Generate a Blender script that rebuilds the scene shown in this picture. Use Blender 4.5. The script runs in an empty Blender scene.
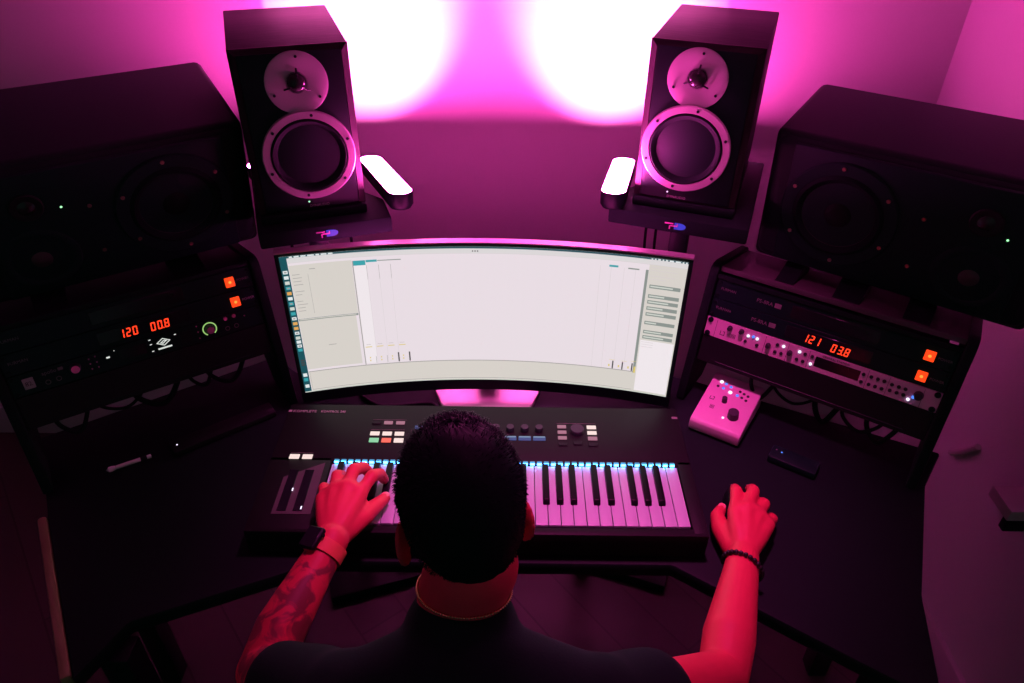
import bpy, bmesh, math, random
from mathutils import Vector, Matrix, Euler
random.seed(7)
S = bpy.context.scene
C = S.collection
PI = math.pi
V = Vector

# ------------------------------------------------------------------ materials
def mat(name, col, rough=.5, metal=0., emit=None, es=0., var=.12, scale=40., bump=0., spec=.5, coat=0.):
    m = bpy.data.materials.new(name); m.use_nodes = True
    nt = m.node_tree; b = nt.nodes['Principled BSDF']
    b.inputs['Roughness'].default_value = rough
    b.inputs['Metallic'].default_value = metal
    b.inputs['Specular IOR Level'].default_value = spec
    b.inputs['Coat Weight'].default_value = coat
    tc = nt.nodes.new('ShaderNodeTexCoord'); no = nt.nodes.new('ShaderNodeTexNoise')
    no.inputs['Scale'].default_value = scale; no.inputs['Detail'].default_value = 3
    nt.links.new(tc.outputs['Object'], no.inputs['Vector'])
    mx = nt.nodes.new('ShaderNodeMix'); mx.data_type = 'RGBA'
    mx.inputs[6].default_value = tuple(c*(1-var) for c in col)+(1,)
    mx.inputs[7].default_value = tuple(min(1, c*(1+var)) for c in col)+(1,)
    nt.links.new(no.outputs['Fac'], mx.inputs[0])
    nt.links.new(mx.outputs[2], b.inputs['Base Color'])
    if bump:
        bp = nt.nodes.new('ShaderNodeBump'); bp.inputs['Strength'].default_value = bump; bp.inputs['Distance'].default_value = .002
        nt.links.new(no.outputs['Fac'], bp.inputs['Height']); nt.links.new(bp.outputs[0], b.inputs['Normal'])
    if emit:
        b.inputs['Emission Color'].default_value = tuple(emit)+(1,)
        b.inputs['Emission Strength'].default_value = es
    return m

def glow(name, col, s):
    return mat(name, (.02, .02, .02), .6, emit=col, es=s)

def wood(name, c1, c2, rough, vec_scale, rotz=0., spec=.4):
    m = mat(name, c1, rough, spec=spec); nt = m.node_tree; b = nt.nodes['Principled BSDF']
    tc = nt.nodes.new('ShaderNodeTexCoord'); mp = nt.nodes.new('ShaderNodeMapping')
    mp.inputs['Scale'].default_value = vec_scale; mp.inputs['Rotation'].default_value = (0, 0, rotz)
    no = nt.nodes.new('ShaderNodeTexNoise'); no.inputs['Scale'].default_value = 6; no.inputs['Detail'].default_value = 6
    cr = nt.nodes.new('ShaderNodeValToRGB')
    cr.color_ramp.elements[0].color = c1+(1,); cr.color_ramp.elements[1].color = c2+(1,)
    cr.color_ramp.elements[0].position = .35; cr.color_ramp.elements[1].position = .65
    nt.links.new(tc.outputs['Object'], mp.inputs[0]); nt.links.new(mp.outputs[0], no.inputs['Vector'])
    nt.links.new(no.outputs['Fac'], cr.inputs[0]); nt.links.new(cr.outputs[0], b.inputs['Base Color'])
    return m

MG = (1., .055, .49)          # the magenta of the LED bars
M = {}
M['wall'] = mat('painted wall', (.62, .60, .62), .85, scale=180, var=.03, bump=.15)
M['ceiling'] = mat('ceiling paint', (.10, .10, .10), .9, var=.02)
M['trim'] = mat('baseboard paint', (.5, .48, .48), .5, var=.02)
M['black'] = mat('black satin', (.004, .013, .011), .45, spec=.2)
M['black_matte'] = mat('black matte', (.005, .018, .014), .8, spec=.2)
M['desk'] = mat('black laminate desk', (.009, .022, .017), .55, scale=120, spec=.08)
M['shelf'] = mat('dark grey shelf', (.075, .065, .07), .7)
M['edge'] = wood('desk edge wood', (.26, .23, .10), (.34, .30, .14), .5, (2, 2, 20))
M['gear'] = mat('black anodised gear', (.005, .024, .018), .4, spec=.2)
M['gear_grey'] = mat('dark grey gear', (.011, .016, .015), .55, spec=.2)
M['kb_case'] = mat('black keyboard case', (.010, .013, .012), .5, spec=.15)
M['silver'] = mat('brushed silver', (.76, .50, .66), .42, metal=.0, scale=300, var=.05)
M['alu'] = mat('silver aluminium', (.75, .72, .73), .33, metal=.85, var=.03)
M['print'] = mat('pale printing', (.45, .42, .42), .6)
M['print_dim'] = mat('dim printing', (.20, .18, .18), .6)
M['print_dark'] = mat('dark printing', (.03, .02, .03), .6)
M['dark_knob'] = mat('dark rubber knob', (.03, .03, .04), .55)
M['glass_dark'] = mat('dark display glass', (.012, .014, .018), .15)
M['spk_wood'] = wood('dark ash veneer', (.014, .011, .012), (.030, .024, .026), .55, (3, 40, 3), spec=.15)
M['spk_black'] = mat('black baffle', (.004, .018, .013), .5, spec=.2)
M['spk_ring'] = mat('grey driver frame', (.45, .40, .43), .5, metal=.2, var=.04)
M['cone'] = mat('black cone', (.006, .010, .009), .55, spec=.2)
M['dome'] = mat('tweeter dome', (.02, .02, .02), .2)
M['bigspk'] = mat('black painted cabinet', (.006, .020, .016), .55, scale=200, bump=.1, spec=.25)
M['bigbaf'] = mat('dark baffle', (.006, .028, .021), .6, scale=200, spec=.2)
M['cone_grey'] = mat('grey woven cone', (.055, .042, .046), .42, scale=300)
M['screw'] = mat('copper screw', (.55, .28, .22), .3, metal=.8)
M['rubber'] = mat('black rubber', (.004, .016, .012), .8, spec=.2)
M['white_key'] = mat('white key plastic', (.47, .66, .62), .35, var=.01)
M['black_key'] = mat('black key plastic', (.006, .009, .009), .35, spec=.12)
M['skin'] = None
M['hair'] = mat('black hair', (.004, .014, .011), .55, scale=200, spec=.07)
M['shirt'] = mat('black cotton', (.004, .026, .016), .9, scale=300, bump=.2, spec=.2)
M['trousers'] = mat('dark denim', (.010, .010, .011), .9, scale=250, spec=.2)
M['shoe'] = mat('dark shoe', (.03, .03, .03), .6)
M['nail'] = mat('finger nail', (.85, .26, .28), .3)
M['eye'] = mat('eye white', (.75, .72, .7), .2)
M['gold'] = mat('gold chain', (.85, .55, .25), .25, metal=1., var=.05)
M['strap'] = mat('coral watch strap', (.85, .16, .10), .6)
M['bead'] = mat('black bead', (.012, .012, .014), .35)
M['chair'] = mat('charcoal fabric', (.008, .010, .010), .9)
M['plastic'] = mat('black plastic', (.005, .010, .009), .4, spec=.2)
M['cable'] = mat('black cable', (.004, .009, .008), .6, spec=.2)
M['cable_grey'] = mat('grey cable', (.30, .27, .28), .6)
M['pen'] = mat('white pen', (.85, .88, .85), .22, coat=1.)
M['orange'] = glow('orange switch glow', (1., .055, .008), 1.3)
M['orange_core'] = glow('orange switch lamp', (1., .22, .03), 1.8)
M['red_seg'] = glow('red digits', (1., .045, .012), 1.6)
M['led_white'] = glow('white led', (.85, .75, 1.), 1.6)
M['led_blue'] = glow('blue led', (.08, .25, 1.), 1.2)
M['led_green'] = glow('green led', (.35, 1., .45), 1.6)
M['ring_green'] = glow('green ring led', (.30, .55, .16), 1.0)
M['logo_white'] = glow('white backlit logo', (.8, .85, .8), .9)
M['pink_lit'] = mat('pink cap', (.85, .22, .5), .5)
M['btn_white'] = glow('white backlit button', (1., .80, .74), .95)
M['btn_pink'] = glow('dim backlit button', (.50, .22, .30), .7)
M['btn_green'] = glow('green backlit button', (.28, .75, .42), .85)
M['btn_red'] = glow('red backlit button', (1., .16, .10), .95)
M['btn_blue'] = glow('blue display', (.012, .12, .36), .55)
M['btn_pale'] = glow('pale display header', (.20, .38, .55), .7)
M['key_led'] = glow('cyan key light', (.05, .42, .75), .8)
M['key_beam'] = glow('blue key light edge', (.05, .36, 1.), 16.)
M['blue_logo'] = glow('blue badge', (.02, .05, .65), .9)
M['pink_logo'] = mat('pink badge letter', (.75, .25, .6), .5)
M['diffuser'] = glow('magenta led diffuser', MG, 1.)

def skin_material():
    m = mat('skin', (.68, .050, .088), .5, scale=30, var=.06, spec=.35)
    nt = m.node_tree; b = nt.nodes['Principled BSDF']
    src = b.inputs['Base Color'].links[0].from_socket
    g = nt.nodes.new('ShaderNodeTexCoord'); sp = nt.nodes.new('ShaderNodeSeparateXYZ'); nt.links.new(g.outputs['Object'], sp.inputs[0])
    def mth(op, a, v=None, clamp=False):
        n = nt.nodes.new('ShaderNodeMath'); n.operation = op; n.use_clamp = clamp
        for i, q in enumerate((a, v)):
            if q is None: continue
            if isinstance(q, (int, float)): n.inputs[i].default_value = q
            else: nt.links.new(q, n.inputs[i])
        return n.outputs[0]
    # tattooed sleeve on the left forearm
    mask = mth('MULTIPLY', mth('LESS_THAN', sp.outputs[0], -.27), mth('LESS_THAN', sp.outputs[1], .503))
    no = nt.nodes.new('ShaderNodeTexNoise'); no.inputs['Scale'].default_value = 26; no.inputs['Detail'].default_value = 3; no.inputs['Distortion'].default_value = 1.2
    nt.links.new(g.outputs['Object'], no.inputs['Vector'])
    pat = mth('MULTIPLY', mth('SUBTRACT', no.outputs['Fac'], .44), 9., True)
    fac = mth('MULTIPLY', mth('MULTIPLY', mask, pat), .8)
    mx = nt.nodes.new('ShaderNodeMix'); mx.data_type = 'RGBA'
    nt.links.new(fac, mx.inputs[0]); nt.links.new(src, mx.inputs[6]); mx.inputs[7].default_value = (.13, .045, .05, 1)
    nt.links.new(mx.outputs[2], b.inputs['Base Color'])
    return m
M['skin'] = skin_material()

def floor_material():
    m = mat('dark wood planks', (.05, .035, .03), .5); nt = m.node_tree; b = nt.nodes['Principled BSDF']
    tc = nt.nodes.new('ShaderNodeTexCoord'); mp = nt.nodes.new('ShaderNodeMapping'); mp.inputs['Rotation'].default_value = (0, 0, .9)
    br = nt.nodes.new('ShaderNodeTexBrick'); br.inputs['Scale'].default_value = 1.
    br.inputs['Brick Width'].default_value = 1.2; br.inputs['Row Height'].default_value = .14; br.inputs['Mortar Size'].default_value = .003
    br.inputs['Color1'].default_value = (.035, .027, .024, 1); br.inputs['Color2'].default_value = (.05, .038, .033, 1); br.inputs['Mortar'].default_value = (.02, .015, .012, 1)
    nt.links.new(tc.outputs['Object'], mp.inputs[0]); nt.links.new(mp.outputs[0], br.inputs['Vector']); nt.links.new(br.outputs['Color'], b.inputs['Base Color'])
    return m
M['floor'] = floor_material()

# ------------------------------------------------------------------ mesh builder
class MB:
    def __init__(s): s.bm = bmesh.new()
    def _fin(s, faces, mi):
        for f in faces: f.material_index = mi
    def box(s, c, d, bev=0., seg=2, mi=0, mx=None):
        r = bmesh.ops.create_cube(s.bm, size=1., matrix=(mx or Matrix()) @ Matrix.Translation(c) @ Matrix.Diagonal((*d, 1)))
        vs = r['verts']; fs = set(f for v in vs for f in v.link_faces)
        if bev:
            es = list(set(e for v in vs for e in v.link_edges))
            q = bmesh.ops.bevel(s.bm, geom=es, offset=bev, segments=seg, affect='EDGES', profile=.5)
            fs = set(q['faces']) | set(f for f in fs if f.is_valid)
        s._fin(fs, mi); return s
    def b2(s, lo, hi, bev=0., seg=2, mi=0):
        return s.box([(a+b)/2 for a, b in zip(lo, hi)], [abs(b-a) for a, b in zip(lo, hi)], bev, seg, mi)
    def lathe(s, prof, o=(0, 0, 0), ax=(0, 0, 1), n=32, mi=0):
        """prof: list of (radius, height) along ax; closed when radius 0 at ends"""
        q = V(ax).to_track_quat('Z', 'Y').to_matrix().to_4x4(); q.translation = V(o)
        rings = []
        for r, h in prof:
            if r < 1e-6: rings.append([s.bm.verts.new(q @ V((0, 0, h)))])
            else: rings.append([s.bm.verts.new(q @ V((r*math.cos(2*PI*i/n), r*math.sin(2*PI*i/n), h))) for i in range(n)])
        fs = []
        for a, b in zip(rings, rings[1:]):
            for i in range(n):
                j = (i+1) % n
                if len(a) == 1 and len(b) == 1: continue
                if len(a) == 1: fs.append(s.bm.faces.new((a[0], b[j], b[i])))
                elif len(b) == 1: fs.append(s.bm.faces.new((a[i], a[j], b[0])))
                else: fs.append(s.bm.faces.new((a[i], a[j], b[j], b[i])))
        s._fin(fs, mi); return s
    def cyl(s, p0, p1, r0, r1=None, n=20, mi=0):
        p0 = V(p0); p1 = V(p1); r1 = r0 if r1 is None else r1; L = (p1-p0).length
        return s.lathe([(0, 0), (r0, 0), (r1, L), (0, L)], p0, p1-p0, n, mi)
    def ell(s, c, r, rot=None, u=24, v=16, mi=0):
        mx = Matrix.Translation(c) @ (rot.to_4x4() if rot else Matrix()) @ Matrix.Diagonal((*r, 1))
        bm = s.bm; rows = []
        for i in range(v+1):
            t = PI*i/v; z = math.cos(t); k = math.sin(t)
            rows.append([bm.verts.new(mx @ V((0, 0, z)))] if i in (0, v) else [bm.verts.new(mx @ V((k*math.cos(2*PI*j/u), k*math.sin(2*PI*j/u), z))) for j in range(u)])
        for A, B in zip(rows, rows[1:]):
            for j in range(u):
                l = (j+1) % u
                f = bm.faces.new((A[0], B[j], B[l]) if len(A) == 1 else (A[j], B[0], A[l]) if len(B) == 1 else (A[j], B[j], B[l], A[l])); f.material_index = mi
        return s
    def cap(s, p0, r0, p1, r1):
        s.ell(p0, (r0,)*3); s.ell(p1, (r1,)*3)
        s.cyl(p0, p1, r0*.999, r1*.999, 24); return s
    def chain(s, pts):
        for (a, ra), (b, rb) in zip(pts, pts[1:]): s.cap(a, ra, b, rb)
        return s
    def prism(s, poly, z0, z1, bev=0., seg=2, mi=0, mx=None):
        mx = mx or Matrix()
        a = [s.bm.verts.new(mx @ V((x, y, z0))) for x, y in poly]; b = [s.bm.verts.new(mx @ V((x, y, z1))) for x, y in poly]
        n = len(poly); fs = [s.bm.faces.new(a[::-1]), s.bm.faces.new(b)]
        for i in range(n): fs.append(s.bm.faces.new((a[i], a[(i+1) % n], b[(i+1) % n], b[i])))
        bmesh.ops.recalc_face_normals(s.bm, faces=fs)
        if bev:
            es = list(set(e for f in fs for e in f.edges))
            q = bmesh.ops.bevel(s.bm, geom=es, offset=bev, segments=seg, affect='EDGES', profile=.5)
            fs = set(q['faces']) | set(f for f in fs if f.is_valid)
        s._fin(fs, mi); return s
    def tube(s, pts, r, n=8, mi=0, closed=False, sub=6):
        P = [V(p) for p in pts]
        if sub > 1:
            Q = []; m = len(P); rng = range(m if closed else m-1)
            for i in rng:
                a = P[(i-1) % m] if closed or i else P[0]; b = P[i]; c = P[(i+1) % m]; d = P[(i+2) % m] if closed or i+2 < m else P[-1]
                for k in range(sub):
                    t = k/sub
                    Q.append(.5*((2*b)+(c-a)*t+(2*a-5*b+4*c-d)*t*t+(3*b-a-3*c+d)*t**3))
            if not closed: Q.append(P[-1])
            P = Q
        rings = []; up = V((.13, .27, 1)).normalized(); L = len(P)
        for i, p in enumerate(P):
            t = (P[(i+1) % L]-P[i-1]) if (closed or 0 < i < L-1) else (P[min(i+1, L-1)]-P[max(i-1, 0)])
            t.normalize(); x = t.cross(up)
            if x.length < 1e-3: x = t.cross(V((1, 0, 0)))
            x.normalize(); y = x.cross(t); up = y
            rings.append([s.bm.verts.new(p+r*(x*math.cos(2*PI*k/n)+y*math.sin(2*PI*k/n))) for k in range(n)])
        fs = []
        for i in range(L if closed else L-1):
            a, b = rings[i], rings[(i+1) % L]
            for k in range(n): fs.append(s.bm.faces.new((a[k], a[(k+1) % n], b[(k+1) % n], b[k])))
        if not closed: fs += [s.bm.faces.new(rings[0][::-1]), s.bm.faces.new(rings[-1])]
        s._fin(fs, mi); return s
    def quad(s, pts, mi=0):
        f = s.bm.faces.new([s.bm.verts.new(p) for p in pts]); f.material_index = mi; return s
    def mesh(s, name, mats, smooth=True, norm=True):
        if norm: bmesh.ops.recalc_face_normals(s.bm, faces=s.bm.faces[:])
        me = bpy.data.meshes.new(name); s.bm.to_mesh(me); s.bm.free()
        for m in (mats if isinstance(mats, (list, tuple)) else [mats]): me.materials.append(M[m] if isinstance(m, str) else m)
        if smooth:
            me.polygons.foreach_set('use_smooth', [True]*len(me.polygons)); me.set_sharp_from_angle(angle=math.radians(38))
        return me
    def obj(s, name, mats, parent=None, label=None, **k):
        return add(name, s.mesh(name, mats, **k), parent, label)

def add(name, me, parent=None, label=None):
    o = bpy.data.objects.new(name, me); C.objects.link(o)
    if parent: o.parent = parent
    if label: o['label'] = label
    return o
def thing(name, label, cat, mx=None, group=None):
    o = bpy.data.objects.new(name, None); C.objects.link(o); o.empty_display_size = .05
    if mx is not None: o.matrix_world = mx
    return tag(o, label, cat, group)
def tag(o, label, cat, group=None):
    o['label'] = label; o['category'] = cat
    if group: o['group'] = group
    return o
def struct(o): o['kind'] = 'structure'; return o
def frame(c, toe, tilt=0.):
    """local x along the face, y into the body, z up the face"""
    R = V((math.cos(toe), math.sin(toe), 0)); N = V((math.sin(toe), -math.cos(toe), 0)); Z = V((0, 0, 1))
    U = Z*math.cos(tilt)-N*math.sin(tilt); B = -(N*math.cos(tilt)+Z*math.sin(tilt))
    m = Matrix((R, B, U)).transposed().to_4x4(); m.translation = V(c); return m
def text_into(mb, s, size, mx, mi=0, align='LEFT', depth=.0003, xs=1.):
    cu = bpy.data.curves.new('t', 'FONT'); cu.body = s; cu.size = size; cu.align_x = align; cu.extrude = depth; cu.resolution_u = 2
    o = bpy.data.objects.new('t', cu); C.objects.link(o)
    dg = bpy.context.evaluated_depsgraph_get(); me = bpy.data.meshes.new_from_object(o.evaluated_get(dg))
    me.transform(mx @ Matrix.Diagonal((xs, 1, 1, 1)))
    n0 = len(mb.bm.faces); mb.bm.from_mesh(me); mb.bm.faces.ensure_lookup_table()
    for f in mb.bm.faces[n0:]: f.material_index = mi
    bpy.data.objects.remove(o); bpy.data.curves.remove(cu); bpy.data.meshes.remove(me)
def facetext(mb, s, size, x, z, y=-.0004, **k):
    text_into(mb, s, size, Matrix.Translation((x, y, z)) @ Matrix.Rotation(PI/2, 4, 'X'), **k)
SEG = {'0': 'abcdef', '1': 'bc', '2': 'abged', '3': 'abgcd', '8': 'abcdefg'}
def digits(mb, s, x, z, w, h, gap, y=-.0006, skew=.12):
    """seven-segment digits on the face plane, x from the left, z of the base line"""
    t = h*.13
    for ch in s:
        if ch == '.':
            mb.box((x-gap*.5, y, z+t*.4), (t, .0008, t)); continue
        for sg in SEG[ch]:
            sh = lambda zz: (zz-z)*skew
            if sg in 'agd':
                zz = {'a': z+h-t/2, 'g': z+h/2, 'd': z+t/2}[sg]
                mb.box((x+w/2+sh(zz), y, zz), (w-t*1.25, .0008, t))
            else:
                zz = z+h*.75 if sg in 'fb' else z+h*.25; xx = x+(w-t/2 if sg in 'bc' else t/2)
                mx = Matrix.Translation((xx+sh(zz), y, zz)) @ Matrix.Rotation(math.atan(skew), 4, 'Y')
                mb.box((0, 0, 0), (t, .0008, h/2-t*.55), mx=mx)
        x += w+gap

# ------------------------------------------------------------------ room
def slab(name, lo, hi, m):
    return struct(MB().b2(lo, hi).obj(name, m, smooth=False))
slab('floor', (-2.3, -1.6, -.06), (1.28, 2.12, 0), 'floor')
slab('wall_back', (-2.42, 2.03, 0), (1.28, 2.15, 2.62), 'wall')
slab('wall_right', (1.16, -1.6, 0), (1.28, 2.03, 2.62), 'wall')
slab('wall_left', (-2.42, -1.6, 0), (-2.3, 2.03, 2.62), 'wall')
slab('ceiling', (-2.42, -1.6, 2.62), (1.28, 2.15, 2.70), 'ceiling')
for n, lo, hi in (('baseboard_back', (-2.3, 2.012, 0), (1.16, 2.03, .13)), ('baseboard_right', (1.142, -1.6, 0), (1.16, 2.012, .13))):
    struct(MB().b2(lo, hi, .006).obj(n, 'trim'))

# ------------------------------------------------------------------ studio desk
PR = frame((.637, 1.234, .945), -.584, .251)     # face plane of the racks on the right
PL = frame((-.748, 1.202, .981), .587, .251)     # and on the left
DZ = .78
desk = thing('studio_desk', 'black wraparound studio desk with angled rack towers at both ends', 'desk', Matrix.Translation((0, 1.1, 0)))
off = Matrix.Translation((0, -1.1, 0))
top = [(-.345, .857), (.30, .857), (.362, .815), (.68, .60), (.735, .80), (.86, 1.065), (.935, 1.160), (.44, 1.405), (.33, 1.44), (.28, 1.475), (-.34, 1.475), (-.385, 1.386), (-.49, 1.386), (-.60, 1.478), (-1.03, 1.175), (-.937, 1.015), (-.903, .957), (-.69, .625), (-.645, .727)]
MB().prism(top, DZ-.035, DZ, .006, mx=off).obj('desktop', 'desk', desk)
e0, e1 = V((-.903, .957, 0)), V((-.694, .632, 0)); dd = (e1-e0).normalized(); nn = V((dd.y, -dd.x, 0))
MB().prism([(e0+nn*.001).xy[:], (e1+nn*.001).xy[:], (e1+nn*.018).xy[:], (e0+nn*.018).xy[:]], DZ-.042, DZ+.002, .006, mx=off).obj('edge_band', 'edge', desk, 'olive brown wooden edge strip')
def cheek(P, sx, z0):
    """side panel of a rack tower: slanted front edge, rounded top corner"""
    mb = MB(); zb = (DZ-P.translation.z)/math.cos(.251)
    T = z0; pts = [(-.012, zb), (-.012, T-.026), (-.008, T-.012), (.002, T-.004), (.018, T), (.21, T), (.225, T-.013), (.225, .02), (.10, zb+.027)]
    m = P @ Matrix(((0, 0, 1, sx), (1, 0, 0, 0), (0, 1, 0, 0), (0, 0, 0, 1)))
    mb.prism(pts, -.010, .010, .004, mx=off @ m)
    return mb.obj('rack_cheek', 'desk', desk)
for P, TT in ((PR, .168), (PL, .150)):
    for sx in (-.2535, .2535): cheek(P, sx, TT)
    MB().box((0, .105, TT-.013), (.486, .21, .012), .002, mx=off @ P).obj('rack_shelf', 'shelf' if P is PR else 'desk', desk)
    if P is PR: MB().box((0, .0, .1385), (.486, .012, .0085), mx=off @ P).obj('rack_rail', 'desk', desk)
for x, y in ((-.66, .70), (.655, .70), (-.90, 1.08), (.84, 1.12), (-.30, 1.44), (.22, 1.44)):
    MB().b2((x-.025, y-1.125, 0), (x+.025, y-1.075, DZ-.034), .004).obj('leg', 'black', desk)
MB().b2((-.32, .30, .40), (.26, .318, .745), .003).obj('modesty_panel', 'desk', desk)

# ------------------------------------------------------------------ rack gear
RW = .2415
def rack_body(mb, z0, h, depth=.2, mi=0):
    mb.b2((-RW, -.003, z0+.0006), (RW, .003, z0+h-.0006), .0008, 1, mi)
    mb.b2((-.218, .003, z0+.001), (.218, depth, z0+h-.001), .0, 1, mi); return mb
def knob(name, parent, x, z, r, h, m='dark_knob', cap=None):
    o = MB().lathe([(0, 0), (r*1.08, 0), (r*1.08, h*.2), (r, h*.25), (r*.9, h*.95), (r*.8, h), (0, h)], (x, -.003, z), (0, -1, 0), 20).obj(name, m, parent)
    if cap: MB().lathe([(0, 0), (r*.82, 0), (r*.7, .0012), (0, .0014)], (x, -.003-h, z), (0, -1, 0), 20).obj('cap', cap, o)
    return o
def dots(parent, name, pts, r, m, h=.0025):
    for x, z in pts:
        MB().lathe([(0, 0), (r, 0), (r*.9, h), (0, h)], (x, -.003, z), (0, -1, 0), 14).obj(name, m, parent)
def switch(parent, x, z):
    h = MB().box((x, -.0045, z), (.019, .005, .021), .0015).obj('power_switch', 'orange', parent, 'glowing orange rocker switch')
    MB().lathe([(0, 0), (.0032, 0), (.002, .0012), (0, .0014)], (x, -.007, z), (0, -1, 0), 12).obj('lamp', 'orange_core', h)
def conditioner(P, z0, label, left_txt, mid, right_m, disp=None):
    t = thing('power_conditioner', label, 'rack unit', P, None)
    rack_body(MB(), z0, .0445).obj('chassis', 'gear', t)
    MB().b2((-.075, -.0042, z0+.009), (.10, -.003, z0+.036), .0006, 1).obj('display_window', 'glass_dark', t)
    switch(t, .1945, z0+.0205)
    mb = MB(); facetext(mb, 'FURMAN', .0085, -.230, z0+.022, y=-.0034)
    mb.obj('brand_lettering', 'print_dim', t)
    if mid:
        mb = MB(); facetext(mb, mid, .0115, -.150, z0+.020, y=-.0034); mb.obj('model_lettering', 'print_dim', t); MB().box((-.104, -.0034, z0+.024), (.014, .0006, .010), mi=0).obj('badge', 'print_dim', t)
    mb = MB(); facetext(mb, 'POWER', .0075, .209, z0+.018, y=-.0034); mb.obj('switch_lettering', right_m, t)
    if disp:
        d = MB(); digits(d, disp[0], -.037, z0+.0125, .0090, .018, .0036, y=-.0048); d.obj('digits', 'red_seg', t, 'lit red voltage digits')
        d = MB(); digits(d, disp[1], .0215, z0+.0095, .0090, .018, .0042, y=-.0048); d.obj('digits', 'red_seg', t, 'lit red current digits')
    for s in (-1, 1):
        for dz in (.008, .0365):
            MB().lathe([(0, 0), (.0042, 0), (.0036, .0022), (0, .0026)], (s*.2345, -.003, z0+dz), (0, -1, 0), 10).obj('rack_screw', 'black', t)
    return t
conditioner(PR, .089, 'black power conditioner with dark display, topmost rack unit of the right tower', 1, 'PS-8RA', 'print_dim')
conditioner(PR, .0445, 'black power conditioner showing 121 and 03.8 directly above the silver preamp', 1, 'PS-8RA', 'print_dim', ('121', '03.8'))
conditioner(PL, .089, 'black power conditioner with dark display, topmost rack unit of the left tower', 1, '', 'print_dim')
conditioner(PL, .0445, 'black power conditioner showing 120 and 00.8 above the black audio interface', 1, '', 'print', ('120', '00.8'))

# silver preamp
pre = thing('rack_preamp', 'silver one-space rack preamp with many small buttons on the right tower', 'rack unit', PR)
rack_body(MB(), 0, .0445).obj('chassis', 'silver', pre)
mb = MB()
for x in (-.218, -.1075, -.058, -.0135, .105, .145, .21): MB().box((x, -.0033, .022), (.0006, .0006, .040)).obj('panel_line', 'print_dark', pre)
mb.box((-.201, -.0033, .011), (.010, .0006, .0012)); mb.box((-.2055, -.0033, .0155), (.0012, .0006, .010)); mb.box((-.1965, -.0033, .0155), (.0012, .0006, .010)); mb.box((-.198, -.0033, .0195), (.004, .0006, .0012))
for k in range(4): mb.box((-.180+k*.0026, -.0033, .016), (.0012, .0006, .010), mx=Matrix())
mb.obj('panel_marking', 'print_dark', pre); mb = MB(); facetext(mb, 'CENTRAL STATION', .0062, .012, .0365, y=-.0034)
mb.obj('lettering', 'print_dark', pre)
MB().b2((0, -.0038, .0115), (.0905, -.002, .0345), .0008, 1).obj('display', 'glass_dark', pre, 'dark rectangular display window')
for x, z in ((-.187, .033), (-.161, .034), (-.099, .023), (-.052, .023)): knob('knob', pre, x, z, .0052, .011)
knob('level_knob', pre, .203, .025, .0085, .012)
dots(pre, 'button', [(-.148, .015), (-.122, .015), (-.081, .031), (-.082, .014), (-.069, .015), (-.022, .031), (-.035, .014), (-.022, .014), (-.007, .031), (.097, .030), (.097, .013), (.112, .030), (.1245, .030), (.137, .030), (.112, .013), (.1245, .013), (.137, .013), (.152, .0285), (.165, .0285), (.1775, .0285), (.152, .0155), (.165, .0155), (.1775, .0155)], .0038, 'dark_knob')
dots(pre, 'lit_button', [(-.145, .029), (-.125, .029), (-.068, .032), (-.034, .032), (-.006, .014), (.188, .010)], .0032, 'led_white', .0022)
dots(pre, 'blue_light', [(-.134, .031), (.195, .018)], .0030, 'led_blue', .0032)
for s in (-1, 1):
    for z in (.038, .006):
        MB().lathe([(0, 0), (.0062, 0), (.0062, .002), (.0045, .005), (0, .005)], (s*.2335, -.003, z), (0, -1, 0), 14).obj('rack_screw', 'black', pre, 'black thumb screw')

# audio interface
ap = thing('audio_interface', 'black rack audio interface with white diamond logo and green-ringed knob', 'rack unit', PL)
rack_body(MB(), 0, .0445).obj('chassis', 'gear', ap)
mb = MB()
for dx, dz, sx, sz in ((0, 0, .0166, .0166), (0, 0, .0142, .0142)): pass
rot = Matrix.Translation((.036, -.0034, .0255)) @ Matrix.Diagonal((1.35, 1, .82, 1)) @ Matrix.Rotation(PI/4, 4, 'Y')
for a, b, c, d in ((0, .0065, .0145, .0016), (0, -.0065, .0145, .0016), (.0065, 0, .0016, .0145), (-.0065, 0, .0016, .0145)): mb.box((a, 0, b), (c, .0006, d), mx=rot)
mb.box((-.0018, 0, -.001), (.0018, .0006, .0075), mx=rot); mb.box((.0018, 0, .001), (.0018, .0006, .0075), mx=rot); mb.box((0, 0, -.0035), (.0055, .0006, .0018), mx=rot); mb.box((.0005, 0, .0038), (.0055, .0006, .0018), mx=rot)
mb.box((.036, -.0034, .0128), (.027, .0006, .0032))
for x, z in ((.012, .037), (.012, .027), (.012, .012), (.061, .0335)): mb.box((x, -.0034, z), (.004, .0006, .0017))
mb.box((-.069, -.0034, .027), (.0065, .0006, .0032)); mb.box((-.055, -.0034, .037), (.0018, .0006, .0018))
mb.obj('logo', 'logo_white', ap, 'white backlit diamond logo')
MB().b2((-.048, -.0034, .013), (.003, -.003, .034)).obj('display', 'glass_dark', ap); MB().b2((.070, -.0036, .010), (.092, -.003, .034)).obj('meter_window', 'gear_grey', ap)
MB().box((-.2105, -.0036, .0225), (.019, .001, .022), .001).obj('sticker', 'print', ap, 'pale square sticker')
mb = MB(); facetext(mb, '82', .012, -.217, .018, y=-.0043); mb.obj('sticker_print', 'print_dark', ap)
mb = MB(); facetext(mb, 'apollo', .0105, -.186, .030, y=-.0034); mb.box((-.153, -.0034, .0335), (.009, .0006, .006)); mb.obj('lettering', 'print_dim', ap)
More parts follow.
